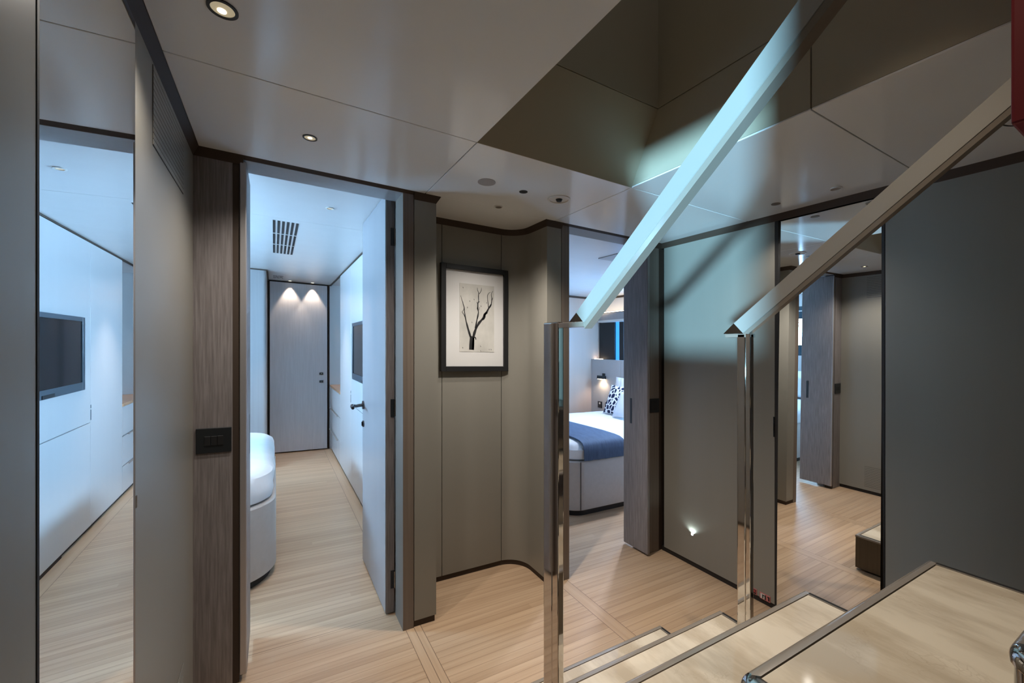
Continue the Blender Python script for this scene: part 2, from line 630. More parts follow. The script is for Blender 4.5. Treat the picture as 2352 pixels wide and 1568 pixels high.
# ---- left wall
ZB, ZT = .032, H - .0305
mL0, mL1 = .783, 1.221
g = G()
wy0, wy1, wz0, wz1 = -.25, .185, 1.098, 1.78         # small port behind the viewpoint
g.box(XL - .04, XL, -1.7, wy0, 0, ZT + .1)
g.box(XL - .04, XL, wy1, mL0 - .006, ZB, ZT)
g.box(XL - .04, XL, wy0, wy1, 0, wz0)
g.box(XL - .04, XL, wy0, wy1, wz1, ZT)
struct('wall_left', g, M['panel'], 'satin grey-green wall panel at the extreme left, before the tall mirror', 'wall')
g = G()
g.box(XL - .05, XL, mL1 + .002, YF + .001, ZB, ZT)
struct('wall_left_vented', g, M['panel'], 'satin grey-green wall panel carrying vents between left mirror and wood panel', 'wall')
g2 = G()
g2.box(XL - .06, XL - .012, .16, YF, 0, ZB)
struct('baseboard_left', g2, M['dark'], 'dark recessed toe strip along the left wall', 'baseboard')

# ---- tall mirrors (square to the sloping deck)


def tall_mirror(X, y0, y1, side, label, lean=.5, piv=1.36):
    """side +1: glass faces +X"""
    t = thing('wall_mirror', (X, (y0 + y1) / 2, 0), label, 'mirror')
    z0, z1 = .0, H - .033
    xs = [X + FALL * lean * (z - piv) - side * (.002 if lean else -.0004) for z in (z0, z1)]
    q = [(xs[0], y0, z0), (xs[0], y1, z0), (xs[1], y1, z1), (xs[1], y0, z1)]
    g = G()
    g.prism(q, (-side * .006, 0, 0))
    obj('mirror_glass', g, M['mirror'], t)
    g = G()
    for a, b in ((y0 - .006, y0),) if side > 0 else ((y0 - .011, y0), (y1, y1 + .017)):
        g.box(X - side * .03, X + side * .001, a, b, z0 + .001, z1, 0)
    obj('edge_strip', g, M['dark'], t)
    return t


tall_mirror(XL, mL0, mL1, 1, 'tall frameless mirror on left wall reflecting the bright cabin and its television', 0.0, 1.0)
tall_mirror(XR, .787, 1.218, -1, 'tall mirror on right wall behind the right handrail reflecting the lobby')

# ---- front wall, port side: wood panel, jambs, pillar
g = G()
g.box(XL - .05, -.142, YF, YF + .05, .004, ZT)
struct('wall_front_wood', g, M['veneer'], 'narrow grey-brown wood grain panel with the black switch, left of the doorway', 'wall')
g = G()
g.box(-.142, -.120, YF + .004, YF + .06, .0, ZT + .02)
struct('trim_%d' % 20, g, M['trim'], 'dark upright strip beside the narrow wood panel', 'trim')
g = G()
g.box(-.115, .535, YF + .001, 2.13, 2.089, 2.2)
struct('wall_front_lintel', g, M['lintel'], 'grey lintel over the left doorway', 'lintel')
g = G()
g.box(.535, .5865, YF, 2.13, .0, H - .008)
struct('door_jamb', g, M['veneer_brown'], 'brown jamb of left doorway beside the grey pillar', 'jamb')
g = G()
g.box(.590, .700, YF, YN + .03, ZB, ZT)
struct('wall_front_pillar', g, M['panel'], 'grey-green pillar between left doorway and niche', 'pillar')
g = G()
g.box(.587, .694, YF + .006, YN, 0, ZB)
struct('baseboard_pillar', g, M['trim'], 'dark toe strip below the grey pillar', 'baseboard')

# ---- niche lining
g = G()
g.box(.700, .8445, YN, YN + .03, ZB, ZT)
struct('wall_niche_narrow', g, M['panel'], 'narrow grey-green panel at left end of the niche', 'wall')
g = G()
g.box(.848, 1.2355, YN, YN + .03, ZB, ZT)
struct('wall_niche_main', g, M['panel'], 'wide grey-green niche panel behind the framed tree print', 'wall')


def curved(path, th, z0, z1):
    """wall following a plan path, thickness th to its left"""
    n = len(path)
    off = []
    for i in range(n):
        p = Vector(path[i])
        d = (Vector(path[min(i + 1, n - 1)]) - Vector(path[max(i - 1, 0)])).normalized()
        off.append(p + Vector((-d.y, d.x)) * th)
    g = G()
    rows = [[(p[0], p[1], z0), (q[0], q[1], z0), (q[0], q[1], z1), (p[0], p[1], z1)] for p, q in zip(path, off)]
    g.loft(rows, close=True, caps=True, smooth=False)
    for f in g.bm.faces:
        if len(f.verts) == 4 and abs(f.normal.z) < .2:
            f.smooth = True
    return g


fine = [(1.225 + .14 * math.sin(i / 24 * PI / 2), YN - .14 + .14 * math.cos(i / 24 * PI / 2)) for i in range(25)]
struct('wall_niche_curved', curved([(1.239, YN - .0007)] + fine[3:] + [(1.365, 2.08), (1.365, YF + .0605)], .03, ZB, ZT), M['panel'], 'curved grey-green panel rounding the right corner of the niche', 'wall')
g = curved([(.70, YN + .008), (1.225, YN + .008)] + [(x + .006, y + .006) for x, y in fine] + [(1.372, YF + .006)], .02, 0, ZB)
struct('baseboard_niche', g, M['trim'], 'dark toe strip round the niche', 'baseboard')
g = G()
g.box(.8445, .848, YN + .008, YN + .02, ZB, ZT)
g.box(1.2355, 1.239, YN + .008, YN + .02, ZB, ZT)
struct('trim_21', g, M['dark'], 'dark joints between the niche panels', 'trim')

# ---- front wall, starboard side
g = G()
g.box(1.365, 1.4655, YF, YF + .06, ZB, ZT)
struct('wall_front_starboard', g, M['panel'], 'slim grey-green panel between niche and right doorway', 'wall')
g = G()
g.box(1.469, 1.5245, YF, 2.13, 0, H - .006)
struct('door_jamb', g, M['veneer_brown'], 'brown jamb of right doorway behind the left handrail post', 'jamb')
g = G()
g.box(1.5245, 2.20, YF + .001, 2.13, 2.097, 2.2)
struct('wall_front_lintel', g, M['veneer_brown'], 'brown lintel over the right doorway', 'lintel')
g = G()
g.box(2.172, 2.292, YF, YF + .05, .002, ZT)
struct('wall_front_switch', g, M['veneer_brown'], 'brown wood panel with the small black switch beside the right wall', 'wall')
g = G()
g.box(2.292, XR + .03, YF + .006, YF + .05, 0, ZT)
struct('trim_22', g, M['trim'], 'dark strip in the right corner', 'trim')

# ---- right wall
g = G()
g.box(XR, XR + .04, 1.237, 1.962, ZB, ZT)
struct('wall_right_lit', g, M['panel'], 'satin wall panel catching cyan daylight between right doorway and mirror', 'wall')
g = G()
g.box(XR, XR + .04, -1.7, .774, ZB, ZT)
struct('wall_right_dark', g, M['panel'], 'dark grey wall panel at the far right beyond the mirror', 'wall')
g = G()
g.box(XR + .008, XR + .03, 1.237, YF, 0, ZB)
g.box(XR + .008, XR + .03, -1.7, .774, 0, ZB)
struct('baseboard_right', g, M['dark'], 'dark recessed toe strip along the right wall', 'baseboard')
g = G()
g.box(XL - .04, X1 - .03, -1.75, -1.7, 0, H + .02)
g.box(X2 + .03, XR + .04, -1.75, -1.7, 0, H + .02)
struct('wall_back', g, M['panel'], 'back wall of the lobby behind the stairs', 'wall')
g = G()
g.box(XR + .045, XR + .07, -1.75, YF + .05, 0, 2.19)
g.box(XL - .09, XL - .06, .20, YF + .05, 0, 2.19)
g.box(XL - .09, XL - .041, -1.75, -.255, 0, 2.19)
struct('wall_backing', g, M['dark'], 'dark bulkheads behind the lobby panels', 'wall')

# ---- walls of the port cabin
g = G()
g.box(XHP, XL - .05, 2.06, 2.13, 0, 2.19)
g.box(XL - .05, -.16, 2.08, 2.13, 0, 2.19)
struct('wall_cabin_near', g, M['lacquer'], 'near wall of the left cabin', 'wall')
g = G()
wY0, wY1 = 2.72, 3.86
for a in ((XHP - .05, XHP, 2.06, wY0, 0, 2.19), (XHP - .05, XHP, wY1, 5.95, 0, 2.19),
          (XHP - .05, XHP, wY0, wY1, 0, 1.24), (XHP - .05, XHP, wY0, wY1, 1.95, 2.19)):
    g.box(*a)
struct('wall_hull_port', g, M['lacquer'], 'pale hull lining of the left cabin with window', 'wall')
g = G()
g.box(-5.6, XL - .09, -3.9, -3.87, -.4, 2.19)
g.box(-5.6, -5.57, -3.9, .21, -.4, 2.19)
g.box(-5.6, XL - .09, .21, .24, -.4, 2.19)
struct('wall_side_room', g, M['dark'], 'walls of the side room beyond the port behind the viewpoint', 'wall')
g = G()
g.plan(rrect(XHP, -.068, 5.10, 5.86, .035, 8, '1000'), 0, 2.19, smooth=False)
for f in g.bm.faces:
    if abs(f.normal.z) < .2 and f.calc_area() < .03:
        f.smooth = True
struct('wall_cabin_corner', g, M['lintel'], 'rounded grey corner wall behind the left cabin bed', 'wall')
g = G()
g.box(-.10, -.045, YE, YE + .05, 0, 2.19)
g.box(.615, .632, YE, YE + .05, 0, 2.19)
g.box(-.045, .615, YE, YE + .05, 2.112, 2.19)
g.box(.02 - .065, .615, YE + .05, YE + .08, 0, 2.19)
struct('wall_cabin_aft', g, M['trim'], 'aft wall and dark frame round the left cabin end door', 'wall')
g = G()
g.box(.632, 1.3, YE, YE + .05, 0, 2.19)
struct('wall_cabin_end', g, M['lacquer'], 'pale end wall above the dresser in the left cabin', 'wall')
g = G()
g.box(.588, .692, 2.131, 2.45, 0, 2.19)
struct('wall_cabin_filler', g, M['lacquer'], 'short wall behind the open door leaf', 'wall')
g = G()
sy = 2.937
g.box(XHP, XW + .7, 2.13, sy - .001, H2, H2 + .03)
g.box(XHP, XW + .7, sy + .001, YE, H2, H2 + .03)
struct('ceiling', g, M['cabin_ceiling'], 'glossy white ceiling of the left cabin', 'ceiling')
g = G()
g.box(XW - .004, XW + .012, 2.3, YE, H2 - .012, H2 + .001)
g.box(XHP, -.06, 5.088, 5.10, H2 - .012, H2 + .001)
g.box(-.068, -.052, 5.098, YE, H2 - .012, H2 + .001)
g.box(-.06, XW, YE - .01, YE, H2 - .012, H2 + .001)
struct('trim_23', g, M['trim'], 'thin dark joint under the left cabin ceiling', 'trim')

# port cabin window
g = G()
g.box(XHP - .06, XHP - .02, wY0, wY1, 1.39, 1.77)
struct('window_1', g, M['daylight'], 'bright daylit window of the left cabin seen in the right mirror', 'window')
w1 = C.objects['window_1']
g = G()
g.box(XHP - .05, XHP + .004, wY0, wY1, 1.24, 1.392, .004)
g.box(XHP - .05, XHP + .004, wY0, wY1, 1.768, 1.875, .004)
g.box(XHP - .05, XHP - .006, wY0, wY1, 1.89, 1.95, .004)
obj('window_frame', g, M['teal'], w1)
g = G()
g.box(XHP - .045, XHP - .002, wY0, wY1, 1.875, 1.89)
obj('blind_rail', g, M['lacquer'], w1)

# ---- walls of the starboard cabin
g = G()
g.box(2.20, XHS + .3, 2.06, 2.13, 0, 2.19)
struct('wall_cabin_near', g, M['lacquer'], 'near wall of the right cabin', 'wall')
g = G()
g.box(1.42, XHS + .25, YAS, YAS + .05, 0, 2.19)
struct('wall_cabin_aft', g, M['cabin_wood'], 'pale wood wall at the far side of the right cabin', 'wall')
g = G()
g.box(1.40, 1.45, 2.35, YAS, 0, 2.19)
struct('wall_cabin_inboard', g, M['lacquer'], 'inboard wall of the right cabin', 'wall')
g = G()
hs = XHS + .14
sw0, sw1 = 2.75, 4.672
for a in ((hs, hs + .05, 2.13, sw0, 1.2, 2.19), (hs, hs + .05, sw1, YAS, 1.2, 2.19), (hs, hs + .05, sw0, sw1, 1.80, 2.19),
          (hs, hs + .05, 2.13, YAS, 0, 1.236)):
    g.box(*a)
struct('wall_hull_starboard', g, M['lacquer'], 'pale hull lining of the right cabin around its window', 'wall')
g = G()
g.box(1.45, hs, 2.13, YAS, H2 - .004, H2 + .03)
struct('ceiling', g, M['cabin_ceiling'], 'pale ceiling of the right cabin', 'ceiling')
g = G()
g.box(1.45, hs, YAS - .014, YAS, H2 - .030, H2 - .003)
g.box(hs - .014, hs, 2.13, YAS - .012, H2 - .03, H2 - .003)
struct('trim_24', g, M['trim'], 'brown joint under the right cabin ceiling', 'trim')
g = G()
g.box(hs + .012, hs + .03, sw0, 4.35, 1.23, 1.80)
struct('window_2', g, M['bluelight'], 'blue-lit window above the right cabin headboard', 'window')
w2 = C.objects['window_2']
g = G()
g.box(hs - .01, hs + .03, 4.35, sw1 - .002, 1.236, 1.80, .003)
g.box(hs - .01, hs + .02, 4.18, 4.26, 1.236, 1.80, .003)
g.box(hs - .01, hs + .02, 3.3, 3.4, 1.236, 1.80, .003)
obj('blind', g, M['black_frame'], w2)

# ================================================================ DOORS
# hinged leaf of the port cabin, standing open
lx0, lx1, ly0, ly1 = .490, .5335, 2.142, 2.765
g = G()
g.box(lx0, lx1, ly0, ly1, .006, 2.125, .002, 2)
d1 = struct('door_1', g, M['veneer'], 'open grey cabin door leaf standing at the right of the left doorway', 'door')
g = G()
g.box(lx0 - .002, lx0 + .0006, ly0 + .003, ly1 - .002, .010, 2.122)
obj('door_face', g, M['door_grey'], d1)
for z0, z1 in ((1.866, 1.956), (.998, 1.088), (.129, .219)):
    g = G()
    g.box(.514, .5345, ly0 - .0035, ly0 + .002, z0, z1, .0008, 1)
    h = obj('hinge', g, M['black'], d1)
    g = G()
    g.tube([(.5335, ly0 - .006, z0 + .004), (.5335, ly0 - .006, z1 - .004)], .0045, 10)
    obj('hinge_pin', g, M['dark_steel'], h)
g = G()
hy, hz = 2.722, .985
g.disc((lx0 - .002, hy, hz), .026, (-1, 0, 0), .008)
g.tube([(lx0 - .006, hy, hz), (lx0 - .030, hy, hz - .002), (lx0 - .048, hy - .002, hz - .005), (lx0 - .064, hy - .010, hz - .001), (lx0 - .076, hy - .030, hz + .003),
        (lx0 - .082, hy - .062, hz), (lx0 - .082, hy - .10, hz - .002)], .009, 12, [.011, .010, .0095, .0095, .0095, .009, .0095])
obj('lever_handle', g, M['gunmetal'], d1)
g = G()
g.disc((lx0 - .002, hy, .868), .020, (-1, 0, 0), .008)
g.box(lx0 - .016, lx0 - .008, hy - .005, hy + .005, .855, .881, .002)
obj('lock_rose', g, M['gunmetal'], d1)

# sliding panels standing in the two doorways
g = G()
g.box(-.119, -.094, YF + .004, 2.262, .03, ZT + .012, .003)
d2 = struct('door_2', g, M['veneer'], 'edge of a wood sliding door beside the narrow wood panel', 'door')
g = G()
g.box(-.0945, -.0932, 2.19, 2.212, .865, 1.037, .0004, 1)
obj('pull_slot', g, M['black'], d2)
g = G()
g.box(-.1185, -.0945, YF - .004, YF + .006, .03, ZT + .012, .004, 3)
obj('edge_profile', g, M['edge'], d2)
g = G()
g.box(2.150, 2.171, 1.957, 2.175, .014, H - .012, .003)
d3 = struct('door_3', g, M['veneer'], 'wood grain sliding door standing part open in the right doorway', 'door')
g = G()
g.box(2.1488, 2.1502, 2.095, 2.113, .862, 1.036, .0004, 1)
obj('pull_slot', g, M['black'], d3)

# end door of the port cabin
g = G()
g.box(-.043, .600, YE - .03, YE, .014, 2.108, .002)
d4 = struct('door_4', g, M['veneer_pale'], 'pale wood door at the far end of the left cabin under two spotlights', 'door')
for z in (.977, .877):
    g = G()
    g.box(.507, .553, YE - .036, YE - .03, z - .015, z + .015, .002)
    o = obj('lock_plate', g, M['black'], d4)
    g = G()
    g.disc((.53, YE - .036, z), .009, (0, -1, 0), .010, .007)
    obj('lock_knob', g, M['dark_steel'], o)

# ================================================================ CEILING FITTINGS


def lit_spot(x, y, r, label, z=H, bulb=None):
    t = thing('downlight', (x, y, z), label, 'ceiling light')
    g = G()
    g.ring((x, y), r * .78, r, z - .003, z + .001)
    obj('rim', g, M['black'], t)
    g = G()
    g.disc((x, y, z - .0012), r * .79, (0, 0, 1), .001)
    obj('reflector', g, M['lamp_soft'], t)
    g = G()
    bx, by = bulb or (x, y)
    g.disc((bx, by, z - .0022), r * .30, (0, 0, 1), .001)
    obj('bulb', g, M['lamp'], t)
    return t


lit_spot(-.099, 1.127, .030, 'lit recessed downlight with black rim nearest the left mirror', bulb=(-.101, 1.133))
lit_spot(.113, 1.664, .024, 'small lit recessed downlight with black rim before the left doorway')


def off_disc(x, y, r, label, mat, rim=None, z=H, name='downlight', cat='ceiling light', hole=None):
    t = thing(name, (x, y, z), label, cat)
    g = G()
    g.disc((x, y, z - .002), r * (.84 if rim else 1), (0, 0, 1), .002)
    obj('cover', g, mat, t)
    if rim:
        g = G()
        g.ring((x, y), r * .84, r, z - .005, z + .001)
        obj('rim', g, rim, t)
    if hole:
        g = G()
        g.disc((x, y, z - .012), hole * .7, (0, 0, 1), .010, hole)
        obj('nozzle', g, M['black'], t)
    return t


off_disc(.826, 1.676, .040, 'flat grey disc cover in the ceiling before the niche', M['disc'], name='speaker_cover', cat='speaker')
off_disc(1.022, 1.683, .020, 'small black recessed downlight between grey disc and white ringed sprinkler', M['black'])
off_disc(1.02, 1.93, .021, 'small unlit downlight with white rim nearest the niche', M['brown_disc'], M['white'])
off_disc(1.219, 1.669, .055, 'large white ring with dark centre in the ceiling before the right doorway', M['white'], M['white'], name='sprinkler', cat='sprinkler', hole=.017)
off_disc(2.138, 1.137, .020, 'small brown disc light in the ceiling by the right wall', M['brown_disc'])
off_disc(2.15, .89, .023, 'small disc light with white rim in the ceiling above the right handrail', M['disc'], M['white'])
t = thing('speaker_cover', (1.97, .29, H), 'round ceiling speaker ring at top right behind the red box', 'speaker')
g = G()
g.disc((1.97, .29, H - .002), .083, (0, 0, 1), .002)
obj('cover', g, M['ceiling'], t)
g = G()
g.ring((1.97, .29), .083, .088, H - .003, H + .001)
obj('rim', g, M['black'], t)

# port cabin ceiling
t = thing('downlight', (.276, 2.559, H2), 'small white rimmed downlight in the left cabin ceiling', 'ceiling light')
g = G()
g.ring((.276, 2.559), .016, .023, H2 - .004, H2 + .001)
obj('rim', g, M['white'], t)
g = G()
g.disc((.276, 2.559, H2 - .0015), .017, (0, 0, 1), .0015)
obj('reflector', g, M['lamp_soft'], t)
t = thing('ceiling_vent', (.064, 3.55, H2), 'black slotted air vent in the left cabin ceiling', 'air vent')
for c in range(6):
    for r in range(3):
        g = G()
        x = -.006 + c * .0262
        y = 3.005 + r * .372
        g.box(x, x + .015, y, y + .345, H2 - .0015, H2 + .0005)
        obj('slot', g, M['dark'], t)
for x, lab in ((.173, 'left of the two small spotlights over the far cabin door'), (.424, 'right of the two small spotlights over the far cabin door')):
    t = thing('spotlight', (x, 5.82, H2), lab, 'ceiling light', 'spotlights over the far cabin door')
    g = G()
    g.ring((x, 5.82), .016, .024, H2 - .003, H2 + .001)
    obj('rim', g, M['white'], t)
    g = G()
    g.disc((x, 5.82, H2 - .002), .016, (0, 0, 1), .002)
    obj('bulb', g, M['lamp'], t)
# lettered plate
t = thing('ceiling_label', (.044, 5.56, H2), 'small plate of black lettering on the ceiling before the far cabin door', 'sign')
g = G()
g.box(-.012, .105, 5.42, 5.72, H2 - .0015, H2)
obj('plate', g, M['cabin_ceiling'], t)
g = G()
random.seed(3)
for i in range(8):
    x = -.004 + i * .0128
    g.box(x, x + .0022, 5.46, 5.66, H2 - .0024, H2 - .0012)
    for yy in (5.46, 5.56, 5.64):
        if random.random() < .75:
            g.box(x, x + .009, yy, yy + .03, H2 - .0024, H2 - .0012)
    if random.random() < .6:
        g.box(x + .0075, x + .0095, 5.48, 5.64, H2 - .0024, H2 - .0012)
obj('lettering', g, M['ink'], t)
# starboard cabin ceiling grille
t = thing('ceiling_vent', (2.56, 2.43, H2), 'dark square grille in the right cabin ceiling behind the left handrail', 'air vent')
g = G()
g.box(2.33, 2.80, 2.2, 2.645, H2 - .010, H2 - .004)
obj('grille', g, M['disc'], t)

# ================================================================ WALL FITTINGS


def vent(y0, y1, z0, z1, label, n):
    t = thing('air_vent', (XL, (y0 + y1) / 2, z0), label, 'air vent')
    g = G()
    g.box(XL - .001, XL + .0010, y0, y1, z0, z1)
    obj('backing', g, M['dark'], t)
    g = G()
    p = (z1 - z0) / n
    for i in range(n):
        z = z0 + i * p
        g.prism([(XL + .0010, y0, z + p * .16), (XL + .0022, y0, z + p * .16), (XL + .0022, y0, z + p), (XL + .0010, y0, z + p)], (0, y1 - y0, 0))
    obj('slats', g, M['panel'], t)


vent(1.375, 1.784, 1.855, 2.060, 'louvred air vent high on the left wall under the ceiling trim', 13)
vent(1.375, 1.784, .066, .266, 'louvred air vent low on the left wall, seen in the right mirror', 13)

t = thing('latch', (XL, 1.246, .983), 'tiny chrome latch at the edge of the left mirror', 'latch')
g = G()
g.box(XL - .001, XL + .0008, 1.2265, 1.236, .982, 1.010, .0003, 1)
obj('plate', g, M['steel'], t)
t = thing('light_switch', (-.195, YF, .926), 'wide black switch plate on the narrow wood panel', 'switch')
g = G()
g.box(-.259, -.145, YF - .006, YF, .926, 1.023, .002)
obj('plate', g, M['black'], t)
for i in range(3):
    g = G()
    x = -.232 + i * .0205
    g.box(x, x + .019, YF - .0085, YF - .006, .956, .992, .0008, 1)
    obj('button', g, M['black_frame'], t)
t = thing('light_switch', (2.2, YF, .945), 'small black switch plate on the brown panel beside the right wall', 'switch')
g = G()
g.box(2.186, 2.290, YF - .005, YF, .948, 1.043, .002)
obj('plate', g, M['black'], t)
for i in range(2):
    g = G()
    g.box(2.207 + i * .031, 2.236 + i * .031, YF - .0075, YF - .005, .965, 1.03, .0008, 1)
    obj('button', g, M['black_frame'], t)

t = thing('latch', (XR, 1.241, .923), 'black edge latch on the lit wall panel beside the right mirror', 'latch')
g = G()
g.box(XR - .004, XR + .003, 1.236, 1.243, .923, 1.03, .001)
obj('plate', g, M['black'], t)
g = G()
g.box(XR - .0065, XR - .004, 1.238, 1.241, .955, .998, .0008, 1)
obj('bolt', g, M['dark_steel'], t)

# low footlight in the right wall
t = thing('footlight', (XR, 1.741, .20), 'tiny bright footlight low in the right wall panel', 'wall light')
g = G()
g.disc((XR + .001, 1.741, .205), .014, (-1, 0, 0), .002)
obj('rim', g, M['edge'], t)
g = G()
g.disc((XR - .001, 1.741, .205), .0065, (-1, 0, 0), .0006)
obj('bulb', g, M['lampwhite'], t)

# two little red plates near the floor of the right wall
t = thing('floor_sign', (XR, 1.342, .025), 'small square red and black plate low on the right wall beside the post', 'sign')
g = G()
g.box(XR - .003, XR, 1.330, 1.358, .032, .064, .001)
obj('plate', g, M['sign_pink'], t)
g = G()
g.box(XR - .004, XR - .003, 1.334, 1.354, .036, .060)
obj('field', g, M['ink'], t)
g = G()
g.box(XR - .005, XR - .004, 1.337, 1.346, .047, .057)
g.box(XR - .005, XR - .004, 1.336, 1.352, .044, .047)
g.box(XR - .005, XR - .004, 1.340, 1.350, .049, .052)
obj('symbol', g, M['sign_red'], t)
t = thing('floor_sign', (XR, 1.285, .025), 'oblong red plate with grey and black pictograms low on the right wall', 'sign')
g = G()
g.box(XR - .003, XR, 1.258, 1.314, .028, .062, .001)
obj('plate', g, M['sign_pink'], t)
g = G()
g.box(XR - .0042, XR - .003, 1.286, 1.309, .033, .058, .001)
obj('field', g, M['sign_white'], t)
g = G()
g.box(XR - .0052, XR - .0042, 1.294, 1.299, .035, .055)
g.box(XR - .0052, XR - .0042, 1.288, 1.296, .050, .054)
g.box(XR - .0052, XR - .003, 1.281, 1.287, .033, .056)
g.box(XR - .0052, XR - .003, 1.262, 1.268, .035, .050)
g.box(XR - .0052, XR - .003, 1.262, 1.272, .050, .056)
obj('symbol', g, M['ink'], t)

# ================================================================ PICTURE
PX0, PX1, PZ0, PZ1 = .833, 1.273, 1.2175, 1.845
yb = YN - .0005
t = thing('framed_picture', (1.05, YN, PZ0), 'black framed print of a bare forked tree hanging in the niche', 'picture')
fw, fd = .030, .026
g = G()
g.box(PX0, PX0 + fw, yb - fd, yb, PZ0, PZ1, .0015)
g.box(PX1 - fw, PX1, yb - fd, yb, PZ0, PZ1, .0015)
g.box(PX0 + fw, PX1 - fw, yb - fd, yb, PZ0, PZ0 + fw, .0015)
g.box(PX0 + fw, PX1 - fw, yb - fd, yb, PZ1 - fw, PZ1, .0015)
obj('frame', g, M['black_frame'], t)
g = G()
g.box(PX0 + fw, PX1 - fw, yb - .012, yb - .004, PZ0 + fw, PZ1 - fw)
obj('mount', g, M['mat'], t)
# print area, then the tree drawn as tapering strokes in fractions of the print
qx0, qx1, qz0, qz1 = .951, 1.179, 1.334, 1.739
g = G()
g.box(qx0, qx1, yb - .0135, yb - .012, qz0, qz1)
g_print = g


def stroke(g, pts, w0, w1, y):
    P = [Vector((qx0 + a * (qx1 - qx0), qz1 - b * (qz1 - qz0))) for a, b in pts]
    L, R = [], []
    n = len(P)
    for i, p in enumerate(P):
        d = (P[min(i + 1, n - 1)] - P[max(i - 1, 0)]).normalized()
        nn = Vector((-d.y, d.x))
        w = w0 + (w1 - w0) * i / (n - 1)
        w *= .75 + .5 * random.random()
        L.append(p + nn * w / 2)
        R.append(p - nn * w / 2)
    for i in range(n - 1):
        g.poly([(L[i].x, y, L[i].y), (L[i + 1].x, y, L[i + 1].y), (R[i + 1].x, y, R[i + 1].y), (R[i].x, y, R[i].y)])


def frac(pts):
    return [((x - 280) / 450., (y - 330) / 877.) for x, y in pts]


random.seed(5)
g = g_print
for f in g.bm.faces:
    f.material_index = 0
n_paper = len(g.bm.faces)
yy = yb - .0140
stroke(g, frac([(430, 1180), (432, 1120), (436, 1060), (438, 1005)]), .030, .024, yy)
stroke(g, frac([(448, 1180), (452, 1100), (455, 1020)]), .012, .012, yy)
stroke(g, frac([(418, 1015), (402, 965), (388, 920), (375, 870), (362, 820), (352, 770), (342, 700), (336, 640), (318, 575), (300, 520), (292, 490)]), .012, .002, yy)
stroke(g, frac([(350, 775), (335, 735), (310, 700), (330, 672), (336, 640)]), .003, .003, yy)
stroke(g, frac([(455, 1010), (468, 960), (485, 910), (505, 870), (530, 825), (560, 790), (585, 755), (600, 715), (630, 680), (655, 630), (675, 600), (692, 570)]), .018, .008, yy)
stroke(g, frac([(572, 780), (592, 770), (602, 745), (606, 700), (622, 690), (640, 690)]), .012, .007, yy)
stroke(g, frac([(690, 572), (697, 530), (700, 490), (690, 450), (696, 420), (712, 395)]), .006, .003, yy)
stroke(g, frac([(700, 520), (712, 480)]), .004, .002, yy)
stroke(g, frac([(655, 630), (650, 570), (642, 520), (640, 460), (655, 428), (680, 410)]), .005, .0025, yy)
stroke(g, frac([(480, 900), (492, 840), (500, 790), (512, 740), (520, 690), (512, 640), (512, 580), (522, 540), (520, 480), (524, 440), (508, 400), (505, 370)]), .010, .003, yy)
stroke(g, frac([(524, 450), (545, 430), (556, 400), (562, 365)]), .005, .002, yy)
stroke(g, frac([(518, 670), (505, 640), (508, 620)]), .006, .003, yy)
stroke(g, frac([(528, 660), (535, 620)]), .003, .002, yy)
stroke(g, frac([(524, 560), (536, 545)]), .004, .003, yy)
stroke(g, frac([(505, 575), (500, 555)]), .004, .003, yy)
stroke(g, frac([(470, 1015), (482, 1025), (488, 1050)]), .008, .004, yy)
for x, y in ((320, 380), (375, 630), (432, 820), (315, 1150), (545, 1125), (545, 1185), (660, 1165), (685, 1165), (460, 520), (405, 545), (625, 550), (550, 600)):
    stroke(g, frac([(x, y), (x + 6, y + 9), (x + 3, y + 18)]), .0035, .0015, yy)
g.bm.faces.ensure_lookup_table()
for f in g.bm.faces[n_paper:]:
    f.material_index = 1
obj('print', g, [M['paper'], M['ink']], t)
g = G()
g.box(PX0 + fw, PX1 - fw, yb - .020, yb - .018, PZ0 + fw, PZ1 - fw)
obj('glass', g, M['glass'], t)

